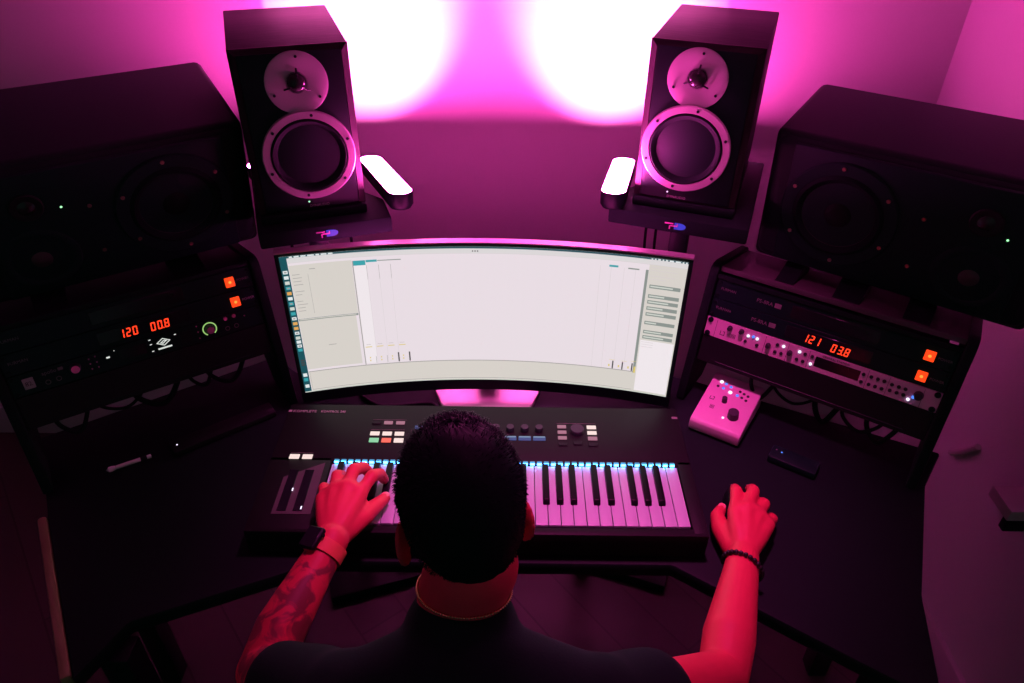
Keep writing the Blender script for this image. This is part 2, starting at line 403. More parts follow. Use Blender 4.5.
def ringpart(par, name, x, z, r, m, w=.0008, arc=1., a0=0.):
    mb = MB(); n = 24
    pts = [(x+r*math.cos(a0+2*PI*arc*i/n), -.0036, z+r*math.sin(a0+2*PI*arc*i/n)) for i in range(n if arc == 1 else n+1)]
    mb.tube(pts, w, 6, closed=arc == 1, sub=1); return mb.obj(name, m, par)
for x, z in ((-.180, .014), (-.161, .015), (.164, .013), (.183, .0135)): ringpart(ap, 'button_ring', x, z, .0042, 'print_dim')
knob('gain_knob', ap, -.129, .026, .0095, .012, cap='pink_lit')
knob('monitor_knob', ap, .129, .0235, .0095, .013, cap='pink_lit')
ringpart(ap, 'led_ring', .129, .0235, .0135, 'ring_green', .0013, .82, -PI*.32)
dots(ap, 'button', [(.165, .035), (.183, .036)], .0042, 'pink_lit')
dots(ap, 'indicator', [(.105, .037), (.105, .024), (.105, .010), (.204, .030), (-.102, .035), (-.102, .025), (-.102, .014), (-.090, .037), (-.090, .025), (-.090, .014)], .0015, 'pink_lit')
for s in (-1, 1):
    for z in (.038, .006):
        MB().lathe([(0, 0), (.0042, 0), (.0036, .0022), (0, .0026)], (s*.2355, -.003, z), (0, -1, 0), 10).obj('rack_screw', 'black', ap)

for P, lab, zb in ((PR, 'plain black filler panel under the silver preamp', -.064), (PL, 'plain black filler panel under the black audio interface', -.070)):
    t = thing('rack_blank_panel', lab, 'rack panel', P)
    MB().b2((-RW, -.002, zb), (RW, .003, -.0008), .0008, 1).obj('panel', 'gear_grey', t)
    MB().tube([(-.2, -.001, zb+.008), (0, -.001, zb+.008), (.2, -.001, zb+.008)], .002, 6).obj('lip', 'gear', t)

# cables looping behind the towers
def cable(label, pts, r, P=None, m='cable'):
    P = P or Matrix()
    return tag(MB().tube([P @ V(p) for p in pts], r, 8).obj('cable', m), label, 'cable')
for P, nm in ((PR, 'right tower'), (PL, 'left tower')):
    left = nm[0] == 'l'
    spec = [(-.20, -.13), (-.12, -.02), (-.05, .05), (.06, .12), (.10, .19)] if left else [(-.12, -.06), (-.07, .03), (.02, .08), (.08, .17), (.13, .20)]
    words = ['first', 'second', 'third', 'fourth', 'fifth']
    for k, ((a, c), w) in enumerate(zip(spec, words)):
        z = -.066; y = .03+.010*(k % 3); dz = (.050, .036, .058, .040, .054)[k]
        cable('black cable drooping under the rack units of the %s, %s from the left' % (nm, w), [(a, y, z+.02), (a+.006, y, z-dz*.5), ((a+c)/2, y-.004, z-dz), (c-.012, y, z-dz*.4), (c, y, z+.02)], (.0045, .0035, .006, .004, .005)[k], P)

# ------------------------------------------------------------------ small silver desktop controller
mx = Matrix.Translation((.487, 1.262, DZ)) @ Matrix.Rotation(-.56, 4, 'Z')
tw = thing('desktop_interface', 'small silver desktop audio box with black knob and blue lights', 'audio interface', mx)
def side(y0, z0):
    pass
prof = [(-.080, .006), (-.080, .030), (-.074, .036), (.074, .062), (.080, .060), (.080, .006)]
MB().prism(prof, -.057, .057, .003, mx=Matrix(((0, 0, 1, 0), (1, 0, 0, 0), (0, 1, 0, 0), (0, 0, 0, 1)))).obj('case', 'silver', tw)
MB().b2((-.05, -.07, 0), (.05, .07, .007), .002).obj('rubber_base', 'rubber', tw)
sl = math.atan2(.026, .148)
TP = Matrix.Translation((0, -.074, .036)) @ Matrix.Rotation(sl-PI/2+PI/2, 4, 'X')   # local x, y along the sloping top
def top_dot(name, x, y, r, h, m):
    p = TP @ V((x, y, 0)); n = (TP.to_3x3() @ V((0, 0, 1)))
    MB().lathe([(0, 0), (r, 0), (r*.92, h), (0, h)], p-n*.0006, n, 20).obj(name, m, tw)
top_dot('volume_knob', .024, .040, .0125, .018, 'dark_knob'); top_dot('gain_knob', -.008, .074, .0062, .014, 'dark_knob')
for x, y in ((.013, .118), (.023, .115), (.033, .112), (.022, .102), (.033, .098)): top_dot('button', x, y, .0034, .002, 'dark_knob')
top_dot('blue_button', .011, .104, .0036, .002, 'led_blue')
for x, y in ((-.034, .128), (-.006, .106)): top_dot('lit_button', x, y, .0045, .002, 'led_white')
for x, y in ((-.023, .126), (-.024, .111), (-.010, .122)): top_dot('blue_light', x, y, .0034, .002, 'led_blue')
top_dot('status_light', .006, .028, .0026, .002, 'led_white'); top_dot('dark_button', -.037, .112, .0035, .002, 'dark_knob')
mb = MB()
for a, b, c, d in ((-.036, .069, .010, .0014), (-.0405, .073, .0014, .009), (-.0315, .073, .0014, .009), (-.033, .0775, .004, .0014)): mb.box((a, b, .0002), (c, d, .0006), mx=TP)
for k in range(4): mb.box((-.031+k*.0026, .048, .0002), (.0012, .011, .0006), mx=TP)
mb.obj('panel_marking', 'print_dark', tw)

# ------------------------------------------------------------------ monitor
MR = 1.5; MC = V((-.057, 1.308-MR, 0))
def mon(s, z, d=0.):
    a = s/MR; r = MR-d
    return V((MC.x+r*math.sin(a), MC.y+r*math.cos(a), z))
mo = thing('curved_monitor', 'wide curved monitor with a bright white music software screen', 'monitor', Matrix.Translation((-.057, 1.30, DZ)))
mi_ = Matrix.Translation((.057, -1.30, -DZ))
def curved_box(s0, s1, z0, z1, d0, d1, n=40):
    mb = MB(); rows = []
    for i in range(n+1):
        s = s0+(s1-s0)*i/n
        rows.append([mb.bm.verts.new(mi_ @ mon(s, z, d)) for z, d in ((z0, d1), (z1, d1), (z1, d0), (z0, d0))])
    for a, b in zip(rows, rows[1:]):
        for k in range(4): mb.bm.faces.new((a[k], a[(k+1) % 4], b[(k+1) % 4], b[k]))
    mb.bm.faces.new(rows[0][::-1]); mb.bm.faces.new(rows[-1]); return mb
Z0, Z1 = .824, 1.200; HS = .4135
curved_box(-HS, HS, Z0, Z1, -.016, 0).obj('housing', 'black', mo)
curved_box(-HS, HS, Z1-.001, Z1+.002, -.0165, .002).obj('top_trim', 'alu', mo, 'silver trim along the top edge')
curved_box(-HS, HS, Z0-.001, Z0+.026, .0, .002).obj('lower_bezel', 'black', mo)
curved_box(-.15, .15, .93, 1.12, -.075, -.0155, 12).obj('rear_housing', 'black', mo)
# screen image: patches of lit pixels on the curved panel
def em(n, c, s=1.): return glow(n, c, s)
SM = {'bg': em('screen white', (.80, .72, .765)), 'panel': em('screen warm grey', (.67, .635, .585)), 'line': em('screen grey line', (.36, .34, .33)),
      'faint': em('screen faint line', (.66, .60, .62)), 'dock': em('screen teal', (.010, .085, .105)), 'cyan': em('screen cyan', (.04, .36, .40)), 'slate': em('screen slate', (.25, .29, .265)),
      'dark': em('screen dark', (.06, .06, .06)), 'yel': em('screen yellow', (.70, .56, .15)), 'track': em('screen track white', (.86, .80, .83)), 'menu': em('screen menu bar', (.70, .68, .68)), 'orange': em('screen orange', (.75, .38, .10)),
      'white': em('screen icon white', (.75, .80, .80)), 'wall': em('screen blue teal', (.008, .085, .105)), 'pale': em('screen pale green', (.62, .66, .60))}
SN = list(SM); scr = MB(); lay = [0.]
def patch(s0, s1, z0, z1, m, k=1):
    n = max(1, int(abs(s1-s0)/.03)); mi = SN.index(m); d = .0022+k*.00025
    for i in range(n):
        a = s0+(s1-s0)*i/n; b = s0+(s1-s0)*(i+1)/n
        scr.quad([mi_ @ mon(a, z0, d), mi_ @ mon(b, z0, d), mi_ @ mon(b, z1, d), mi_ @ mon(a, z1, d)], mi)
patch(-.405, .405, .852, 1.193, 'bg', 0)
patch(-.405, .405, 1.189, 1.193, 'dock', 1); patch(-.390, .405, 1.178, 1.189, 'menu', 1)
patch(-.405, -.391, .852, 1.190, 'wall', 1)
random.seed(3)
zz = 1.162
cols = ['white', 'white', 'pale', 'cyan', 'orange', 'white', 'cyan', 'pale', 'cyan', 'white', 'orange', 'orange', 'white', 'pale', 'white', 'white', 'cyan']
for k in range(17):
    patch(-.4025, -.3935, zz-.0075, zz, cols[k], 2)
    if k % 3 == 0: patch(-.4005, -.3955, zz-.0055, zz-.002, 'line', 3)
    zz -= .0122 if k < 13 else .0105
for z in (.942, .936, .930): patch(-.402, -.394, z-.004, z, 'dark', 2)
for z in (.905, .892, .874): patch(-.4025, -.394, z-.009, z, 'white' if z != .892 else 'cyan', 2)
patch(-.390, -.268, 1.046, 1.172, 'panel', 1); patch(-.390, -.273, .914, 1.0405, 'panel', 1); patch(-.390, .405, .8545, .908, 'panel', 1)
patch(-.390, -.268, 1.0405, 1.0455, 'slate', 1); patch(-.388, -.272, 1.0425, 1.0445, 'panel', 2)
patch(-.356, -.3554, 1.056, 1.150, 'line', 2)
for k in range(12):
    z = 1.150-k*.0078
    if k in (4, 7): continue
    patch(-.386, -.386+random.uniform(.012, .022), z, z+.0012, 'line', 2)
patch(-.352, -.340, 1.160, 1.1615, 'line', 2); patch(-.338, -.322, .972, .9735, 'line', 2)
patch(-.390, .329, .9065, .9085, 'line', 2); patch(-.388, .327, .8575, .8585, 'line', 2); patch(-.388, -.3875, .8575, .906, 'line', 2)
patch(-.267, -.265, .909, 1.170, 'line', 2)
patch(-.265, -.240, .912, 1.158, 'track', 1); patch(-.265, -.241, 1.159, 1.170, 'cyan', 2); patch(-.240, -.218, 1.165, 1.170, 'cyan', 2); patch(-.217, -.170, 1.1665, 1.1685, 'slate', 2)
for k, s in enumerate((-.240, -.216, -.192)):
    patch(s, s+.0007, 1.125, 1.158, 'line', 2); patch(s, s+.0006, .912, 1.125, 'faint', 2)
for k, s in enumerate((-.262, -.238, -.214, -.190)):
    patch(s, s+.014, .955, .957, 'yel', 2); patch(s+.002, s+.012, .962, .9628, 'line', 2); patch(s+.006, s+.0085, .917, .921, 'yel', 2); patch(s+.006, s+.0085, .925, .9285, 'yel', 2)
    if k > 1: patch(s+.0195, s+.0225, .911, .936, 'dark', 2)
    else: patch(s+.0195, s+.0205, .911, .930, 'line', 2)
for s in (.234, .256, .282, .305): patch(s, s+.0006, .91, 1.164, 'faint', 2)
for s in (.279, .300, .321): patch(s, s+.0028, .909, .930, 'dark', 2); patch(s-.008, s-.005, .914, .920, 'yel', 2)
for s in (.272, .298, .318): patch(s, s+.012, .932+.003*(s > .3), .9328+.003*(s > .3), 'yel', 2)
patch(.252, .270, 1.163, 1.1675, 'cyan', 2); patch(.290, .312, 1.162, 1.165, 'slate', 2)
patch(.325, .3305, .905, 1.165, 'slate', 2); patch(.3265, .3305, .905, .922, 'yel', 3)
patch(.331, .405, .8575, 1.178, 'panel', 1); patch(.333, .403, .8575, .995, 'track', 2)
for z in (1.124, 1.101, 1.087, 1.072, 1.0575, 1.036, 1.013, .9995):
    patch(.336, .398, z, z+.0085, 'slate', 3); patch(.338, .338+random.uniform(.018, .045), z+.003, z+.006, 'pale', 4)
for z in (1.172, 1.165, 1.152, 1.145): patch(.335, .335+random.uniform(.03, .06), z, z+.001, 'faint', 3)
for z in (.990, .984, .978): patch(.335, .36, z, z+.001, 'faint', 3)
s = -.386
for w in (.006, .010, .010, .013, .007, .011, .009): patch(s, s+w, 1.1895, 1.1925, 'white', 2); s += w+.003
s = .333
for w in (.003, .003, .005, .003, .004, .008, .010, .003, .003): patch(s, s+w, 1.1892, 1.1922, 'white', 2); s += w+.0035
for s in (-.026, -.021, -.016): patch(s, s+.0028, 1.182, 1.1845, 'dark', 3)
patch(-.390, .405, 1.1775, 1.1783, 'faint', 2); patch(-.405, .405, .852, .8545, 'pale', 1)
scr.obj('screen', [SM[k] for k in SN], mo, 'lit screen with a music software window', norm=False, smooth=False)
curved_box(-.30, .30, 1.125, 1.15, -.018, -.0155, 20).obj('rear_fill_light', glow('monitor rear fill', MG, 42.), mo, 'added magenta fill strip on the back, lighting the wall')  # unseen strip, added to brighten the wall behind the monitor
# foot and neck
foot = [(-.090, -.032), (.090, -.032), (.107, -.010), (.122, .03), (.128, .075), (.120, .125), (.08, .16), (-.08, .16), (-.120, .125), (-.128, .075), (-.122, .03), (-.107, -.010)]
MB().prism(foot, .0005, .012, .0045, 3).obj('stand_foot', 'alu', mo, 'silver stand foot')
MB().prism([(-.035, .09), (.035, .09), (.03, .125), (-.03, .125)], .010, .26, .006).obj('stand_neck', 'alu', mo)

# ------------------------------------------------------------------ midi keyboard
KX0, KX1 = -.354, .330; KW = (KX1-KX0)/29; KF, KB = .888, 1.036
kb = thing('midi_keyboard', 'black 49 key midi keyboard with lit cyan lights above the keys', 'keyboard', Matrix.Translation((-.06, 1.04, DZ)))
ko = Matrix.Translation((.06, -1.04, -DZ))
c = MB()
for lo, hi in (((-.48, .873, .786), (.36, 1.218, .815)), ((-.48, 1.0445, .80), (.36, 1.218, .848)), ((-.48, .873, .80), (-.3565, 1.056, .848)), ((.3325, .873, .80), (.36, 1.056, .848)), ((-.48, .868, .790), (.36, .8862, .8475))):
    c.box(ko @ V([(a+b)/2 for a, b in zip(lo, hi)]), [b-a for a, b in zip(lo, hi)], .003)
c.obj('case', 'kb_case', kb)
for x in (-.44, .32):
    for y in (.90, 1.19): MB().cyl(ko @ V((x, y, DZ)), ko @ V((x, y, .788)), .012).obj('foot', 'rubber', kb)
wk = MB().box((0, (KB-KF)/2, -.009), (KW-.0011, KB-KF, .018), .0012, 2).mesh('white_key', 'white_key')
for i in range(29):
    o = add('white_key', wk, kb); o.location = ko @ V((KX0+KW*(i+.5), KF, .850))
bkm = MB(); bkm.prism([(0, -.004), (0, .004), (.006, .0095), (.097, .0105), (.097, -.004)], -.0062, .0062, .0014, 2, mx=Matrix(((0, 0, 1, 0), (1, 0, 0, 0), (0, 1, 0, 0), (0, 0, 0, 1))))
bk = bkm.mesh('black_key', 'black_key')
leds = []
for i in range(29):
    leds.append(KX0+KW*(i+.5))
    if i % 7 in (0, 1, 3, 4, 5) and i < 28:
        sh = {0: -.0018, 1: .0018, 3: -.0022, 4: 0, 5: .0022}[i % 7]
        o = add('black_key', bk, kb); o.location = ko @ V((KX0+KW*(i+1)+sh, KB-.100, .850))
lm = MB().box((0, 0, 0), (.0098, .0062, .0075), .0008, 1).box((0, -.0032, .0008), (.0086, .0006, .0052), mi=1).mesh('key_light', ['key_led', 'key_beam'])
for i in range(49):
    o = add('key_light', lm, kb); o.location = ko @ V((KX0+.006+(KX1-.012-KX0)*(i+.25)/48.5, 1.0412, .8520))
def kbtn(name, x, y, w, d, m, h=.0025, label=None):
    return MB().box(ko @ V((x, y, .848+h/2)), (w, d, h), .0008, 1).obj(name, m, kb, label)
for x in (-.433, -.407): kbtn('touch_strip_button', x, 1.0555, .020, .0125, 'btn_white')
for i, x in enumerate((-.285, -.2595, -.234)):
    kbtn('page_button', x, 1.159, .0185, .0095, 'gear_grey' if i == 0 else 'btn_pink')
for i, x in enumerate((-.283, -.2575, -.232)): kbtn('transport_button', x, 1.1255, .0195, .0110, 'btn_white')
for i, (x, m) in enumerate(((-.282, 'btn_green'), (-.2565, 'btn_red'), (-.231, 'btn_white'))): kbtn('transport_button', x, 1.1055, .0195, .0125, m, label=('green lit play button', 'red lit record button', None)[i])
for i, (y, m) in enumerate(((1.153, 'btn_pink'), (1.136, 'btn_pink'), (1.119, 'btn_pink'), (1.100, 'gear_grey'))): kbtn('browse_button', .107, y, .0185, .0095, m)
for i, (y, m) in enumerate(((1.152, 'btn_white'), (1.135, 'btn_white'), (1.118, 'btn_pink'), (1.100, 'gear_grey'))): kbtn('preset_button', .1695, y, .0195, .0105, m)
kbtn('control_button', .138, 1.104, .018, .011, 'gear_grey')
def kknob(name, x, y, r, h): MB().lathe([(0, 0), (r, 0), (r, h*.7), (r*.9, h), (0, h)], ko @ V((x, y, .8475)), (0, 0, 1), 20).obj(name, 'dark_knob', kb)
kknob('control_encoder', .1385, 1.140, .015, .010)
for i in range(8):
    x = .059-i*.0302
    kknob('encoder', x, 1.141, .0085, .012)
    d = kbtn('display', x, 1.1165, .026, .012, 'btn_blue', .001)
    MB().box(ko @ V((x, 1.1205, .8494)), (.024, .0035, .0006)).obj('display_header', 'btn_pale', d)
d = kbtn('display', -.191, 1.146, .022, .012, 'btn_blue', .001); MB().box(ko @ V((-.191, 1.147, .8494)), (.010, .005, .0006)).obj('display_header', 'btn_pale', d)
# touch strips with their purple-lit frame, in the recess left of the keys
MB().prism([(ko @ V(p)).xy[:] for p in ((-.4405, .908, 0), (-.368, .908, 0), (-.368, 1.040, 0), (-.4405, 1.000, 0))], .848-DZ, .8488-DZ).obj('touch_strip_frame', 'shelf', kb)
for x in (-.4235, -.3935):
    st = MB().box(ko @ V((x, .967+.0, .8492)), (.0175, .105, .0012), .0005, 1).obj('touch_strip', 'glass_dark', kb)
    MB().box(ko @ V((x+(.009 if x < -.41 else .006), .967 if x < -.41 else .922, .8501)), (.0022, .007, .0008)).obj('light', 'led_white', st)
mb = MB(); text_into(mb, 'KOMPLETE', .0105, ko @ Matrix.Translation((-.470, 1.190, .8483)), xs=1.0); mb.box(ko @ V((-.476, 1.194, .8483)), (.007, .006, .0006)); mb.obj('lettering', 'print', kb); mb = MB(); text_into(mb, 'KONTROL S49', .0100, ko @ Matrix.Translation((-.410, 1.190, .8483)), xs=.82)
mb.obj('lettering', 'print', kb)
for q, d in (((.138, 1.164), (.082, .0006)), ((-.2575, 1.169), (.072, .0006)), ((-.2575, 1.138), (.070, .0006)), ((-.420, 1.067), (.046, .0006)), ((.351, 1.186), (.012, .007))):
    MB().box(ko @ V((*q, .8483)), (*d, .0005)).obj('panel_marking', 'print_dim', kb)
# cable on the desk behind the keyboard
cable('black cable looping on the desk behind the keyboard', [(-.33, 1.245, .785), (-.27, 1.262, .785), (-.20, 1.25, .785), (-.175, 1.27, .785), (-.19, 1.30, .785), (-.30, 1.29, .785), (-.36, 1.33, .785)], .004)

# ------------------------------------------------------------------ small things on the desk
m1 = Matrix.Translation((-.634, 1.200, DZ)) @ Matrix.Rotation(math.atan2(.135, .178), 4, 'Z')
dr = thing('hard_drive', 'long dark drive with one small white light left of the keyboard', 'hard drive', m1)
MB().b2((-.112, -.021, .002), (.112, .021, .016), .003).obj('case', 'gear_grey', dr)
MB().b2((-.10, -.016, 0), (.10, .016, .003)).obj('base', 'rubber', dr)
MB().lathe([(0, 0), (.0018, 0), (.0014, .001), (0, .001)], (-.100, 0, .0158), (0, 0, 1), 10).obj('light', 'led_white', dr)
m2 = Matrix.Translation((-.806, 1.0895, DZ+.006)) @ Matrix.Rotation(math.atan2(.034, .057), 4, 'Z')
pn = thing('stylus_pen', 'white pen lying on the desk under the left tower', 'pen', m2)
MB().lathe([(0, 0), (.0045, .001), (.0045, .048), (0, .049)], (-.018, 0, 0), (1, 0, 0), 14).obj('barrel', 'pen', pn)
MB().lathe([(0, 0), (.006, .006), (.0062, .012), (.0045, .019)], (-.037, 0, 0), (1, 0, 0), 14).obj('tip', 'pen', pn)
MB().lathe([(0, 0), (.0042, 0), (.0042, .012), (0, .013)], (.031, 0, 0), (1, 0, 0), 14).obj('grip', 'black', pn)
MB().lathe([(0, 0), (.0045, 0), (.0045, .008), (0, .009)], (.043, 0, 0), (1, 0, 0), 14).obj('end_cap', 'pen', pn)
m3 = Matrix.Translation((.60, 1.118, DZ)) @ Matrix.Rotation(-.58, 4, 'Z')
hb = thing('usb_hub', 'small black box with a tiny blue light below the silver preamp', 'usb hub', m3)
MB().b2((-.05, -.022, 0), (.05, .022, .018), .004).obj('case', 'gear', hb)
MB().lathe([(0, 0), (.0022, 0), (.0016, .001), (0, .001)], (-.028, .004, .0178), (0, 0, 1), 10).obj('light', 'led_blue', hb)
MB().lathe([(0, 0), (.002, 0), (.0016, .001), (0, .001)], (-.040, .006, .0178), (0, 0, 1), 10).obj('button', 'print_dim', hb)
m4 = Matrix.Translation((.452, .985, DZ)) @ Matrix.Rotation(-.12, 4, 'Z')
ms = thing('computer_mouse', 'black computer mouse under the right hand', 'mouse', m4)
def mouse_shell(z0=0.):
    mb = MB(); n = 28; rings = []
    for i in range(10):
        t = i/9; z = .032*math.sin(t*PI/2); k = math.cos(t*PI/2)**.55 if i < 9 else 0
        if i == 9: rings.append([mb.bm.verts.new((0, -.008, z))]); break
        rings.append([mb.bm.verts.new((.031*k*(abs(math.cos(a))**.85)*math.copysign(1, math.cos(a)), -.004*t+.058*k*(abs(math.sin(a))**.85)*math.copysign(1, math.sin(a)), z+.001)) for a in [2*PI*j/n for j in range(n)]])
    mb.bm.faces.new(rings[0][::-1])
    for a, b in zip(rings, rings[1:]):
        for j in range(n):
            if len(b) == 1: mb.bm.faces.new((a[j], a[(j+1) % n], b[0]))
            else: mb.bm.faces.new((a[j], a[(j+1) % n], b[(j+1) % n], b[j]))
    return mb
mouse_shell().obj('shell', 'plastic', ms)
MB().lathe([(0, -.003), (.008, -.003), (.008, .003), (0, .003)], (0, .034, .0205), (1, 0, 0), 20).obj('scroll_wheel', 'rubber', ms)

# ------------------------------------------------------------------ near-field speakers on stands
def lathe_y(prof, x, z, y=0., n=48): return MB().lathe(prof, (x, y, z), (0, -1, 0), n)
def small_speaker(P, label, dxw, dxt, led, sgn):
    t = thing('studio_speaker', label, 'speaker', P)
    w, h, d = .215, .322, .338
    MB().b2((-w/2, .006, 0), (w/2, d, h), .003).obj('cabinet', 'spk_wood', t)
    mb = MB()
    # baffle with chamfered wooden edges
    mb.b2((-w/2+.014, -.004, .004), (w/2-.014, .012, h-.010), .001)
    mb.obj('baffle', 'spk_black', t)
    tr = MB(); pf = []
    for ins, y in ((0, .0065), (0, .003), (.013, -.004), (.013, .0065)):
        pf.append([tr.bm.verts.new(q) for q in ((-w/2+ins, y, ins*.2), (w/2-ins, y, ins*.2), (w/2-ins, y, h-ins), (-w/2+ins, y, h-ins))])
    for k in range(4):
        for j in range(4): tr.bm.faces.new((pf[k][j], pf[k][(j+1) % 4], pf[(k+1) % 4][(j+1) % 4], pf[(k+1) % 4][j]))
    tr.obj('baffle_edging', 'spk_wood', t)
    wz = .116; f = MB().lathe([(.073, .004), (.075, .011), (.088, .011), (.090, .009), (.090, .003), (.070, .003)], (dxw, 0, wz), (0, -1, 0), 56)
    wf = f.obj('woofer', 'spk_ring', t, 'grey ringed woofer')
    MB().lathe([(.074, .008), (.070, .012), (.064, .009), (.060, .004)], (dxw, 0, wz), (0, -1, 0), 48).obj('surround', 'rubber', wf)
    MB().lathe([(.062, .005), (.036, -.010), (.034, -.012), (.030, -.004), (.018, .002), (0, .004)], (dxw, -.0, wz), (0, -1, 0), 48).obj('cone', 'cone', wf)
    for k in range(6):
        a = k*PI/3+.35; MB().lathe([(0, .0105), (.0032, .0105), (.003, .0122), (0, .0122)], (dxw+.0815*math.cos(a), 0, wz+.0815*math.sin(a)), (0, -1, 0), 10).obj('screw', 'black', wf)
    tz = .257
    tf = MB().lathe([(.058, .004), (.058, .0065), (.055, .0075), (.030, .0045), (.020, .004), (0, .004)], (dxt, 0, tz), (0, -1, 0), 48).obj('tweeter', 'spk_ring', t, 'grey round tweeter plate')
    MB().lathe([(.0175, .004), (.0165, .009), (.011, .014), (0, .0165)], (dxt, 0, tz), (0, -1, 0), 28).obj('dome', 'dome', tf)
    for k in range(3):
        a = PI/2+k*2*PI/3-.1; ca, sa = math.cos(a), math.sin(a)
        MB().tube([(dxt+ca*.013, -.017, tz+sa*.013), (dxt+ca*.020, -.011, tz+sa*.020), (dxt+ca*.027, -.006, tz+sa*.027)], .0018, 6).obj('guard_arm', 'black', tf)
        MB().lathe([(0, .006), (.003, .006), (.0026, .0085), (0, .0085)], (dxt+.048*ca, 0, tz+.048*sa), (0, -1, 0), 10).obj('screw', 'black', tf)
    MB().lathe([(0, 0), (.0019, 0), (.0015, .001), (0, .001)], (led, -.004, .0185), (0, -1, 0), 10).obj('power_light', 'led_green' if sgn < 0 else 'led_white', t)
    mb = MB(); facetext(mb, 'DYNAUDIO', .0075, led, .0065, y=-.0044); mb.obj('lettering', 'print', t)
    MB().b2((-.07, d, .05), (.07, d+.014, .27), .003).obj('amplifier_plate', 'gear', t)
    return t
SL = frame((-.414, 1.393, 1.23), .331); SR = frame((.362, 1.449, 1.23), -.345)
small_speaker(SL, 'dark wood two-way speaker on a stand left of the monitor', .008, .005, -.007, -1)
small_speaker(SR, 'dark wood two-way speaker on a stand right of the monitor', -.012, -.009, -.036, 1)
def stand(P, label, x0, x1, lx):
    t = thing('speaker_stand', label, 'speaker stand', P)
    if lx > 0: pl = [(x0, -.045), (x1, -.045), (x1, .05), (.112, .11), (.112, .34), (x0, .34)]
    else: pl = [(x0, -.045), (x1, -.045), (x1, .34), (-.112, .34), (-.112, .11), (x0, .05)]
    MB().prism(pl, -.055, -.020, .004).obj('top_plate', 'black_matte', t)
    MB().b2((-.11, .30, -.098), (.11, .43, -.0815), .003).b2((-.11, .29, -.098), (.11, .32, -.055), .003).obj('rear_ledge', 'black_matte', t)
    MB().b2((-.108, -.01, -.020), (.108, .30, 0.), .004).obj('foam_pad', 'rubber', t)
    MB().b2((-.020, .02, -1.195), (.020, .06, -.055), .004).obj('pole', 'black', t)
    MB().b2((-.13, -.06, -1.23), (.13, .24, -1.195), .004).obj('base_plate', 'black', t)
    mb = MB(); g = []
    for k in range(13):
        a = -PI/2+PI*k/12; g.append((lx+.010+.013*math.cos(a), -.0375+.0072*math.sin(a)))
    g += [(lx-.001, -.0303), (lx-.001, -.0447)]
    mb.prism([(x, z) for x, z in g], 0, .0012, mx=Matrix(((1, 0, 0, 0), (0, 0, -1, -.045), (0, 1, 0, 0), (0, 0, 0, 1))))
    b = mb.obj('badge', 'blue_logo', t, 'blue bullet shaped badge')
    mb = MB()
    for bx in ((-.0165, -.0325, .018, .0026), (-.006, -.0375, .014, .0026), (-.0145, -.0415, .0026, .008), (.001, -.035, .0026, .0062)): mb.box((lx+bx[0]+.004, -.0465, bx[1]), (bx[2], .0014, bx[3]))
    mb.obj('badge_letter', 'pink_logo', b)
    return t
stand(SL, 'black speaker stand with blue badge under the left dark wood speaker', -.118, .152, .016)
stand(SR, 'black speaker stand with blue badge under the right dark wood speaker', -.150, .145, -.005)
for P, xs, lab in ((SL, (-.055, .075), 'left'), (SR, (-.062, -.085), 'right')):
    for k, x in enumerate(xs):
        w = ('nearer the pole', 'further from the pole')[k]
        cable('thin black cable hanging from the %s speaker stand, %s' % (lab, w), [(x, .10, -.0565), (x*1.02, .12, -.20), (x*.8+.0, .16, -.42), (x*.8, .2, -.8)], .0035, P)

# ------------------------------------------------------------------ LED light bars
L_BAR = 700.
def light_bar(a, b, label, ztop=1.258, power=1., tilt=.115):
    a, b = V(a), V(b); L = (b-a).length; c = (a+b)/2
    m = Matrix.Translation((c.x, c.y, ztop-.036-(c.y-1.42)*tilt)) @ Matrix.Rotation(-tilt, 4, 'X') @ Matrix.Rotation(math.atan2((b-a).y, (b-a).x), 4, 'Z')
    t = thing('light_bar', label, 'light bar', m)
    hw = .027
    def stad(r, l, n=10):
        return [(l/2-r+r*math.cos(-PI/2+PI*k/n), r*math.sin(-PI/2+PI*k/n)) for k in range(n+1)]+[(-l/2+r+r*math.cos(PI/2+PI*k/n), r*math.sin(PI/2+PI*k/n)) for k in range(n+1)]
    out = stad(hw, L); inn = stad(hw-.0018, L-.0036)
    mb = MB(); n = len(out)
    lo = stad(hw*.8, L-.01)
    R0 = [mb.bm.verts.new((x, y, 0)) for x, y in lo]; R1 = [mb.bm.verts.new((x, y, .008)) for x, y in out]; R2 = [mb.bm.verts.new((x, y, .036)) for x, y in out]
    R3 = [mb.bm.verts.new((x, y, .036)) for x, y in inn]; R4 = [mb.bm.verts.new((x, y, .0335)) for x, y in inn]
    mb.bm.faces.new(R0[::-1])
    for A, B in ((R0, R1), (R1, R2), (R2, R3), (R3, R4)):
        for k in range(n): mb.bm.faces.new((A[k], A[(k+1) % n], B[(k+1) % n], B[k]))
    mb.bm.faces.new(R4)
    mb.obj('housing', 'black', t)
    md = glow('led diffuser', MG, L_BAR*power)
    f = MB(); vs = [f.bm.verts.new((x, y, .0352)) for x, y in stad(hw-.0022, L-.0044)]; vb = [f.bm.verts.new((x, y, .0338)) for x, y in stad(hw-.0022, L-.0044)]
    f.bm.faces.new(vs); f.bm.faces.new(vb[::-1])
    for k in range(n): f.bm.faces.new((vb[k], vb[(k+1) % n], vs[(k+1) % n], vs[k]))
    f.obj('diffuser', md, t, 'glowing magenta diffuser')
    return t
def bar_beam(p, aim, watts, size):
    l = bpy.data.lights.new('bar_beam', 'SPOT'); l.energy = watts; l.color = (1., .15, .52); l.spot_size = math.radians(size); l.spot_blend = .85; l.shadow_soft_size = .003
    o = bpy.data.objects.new('bar_beam', l); C.objects.link(o); o.location = p; o.rotation_euler = (V(aim)-V(p)).to_track_quat('-Z', 'Y').to_euler()
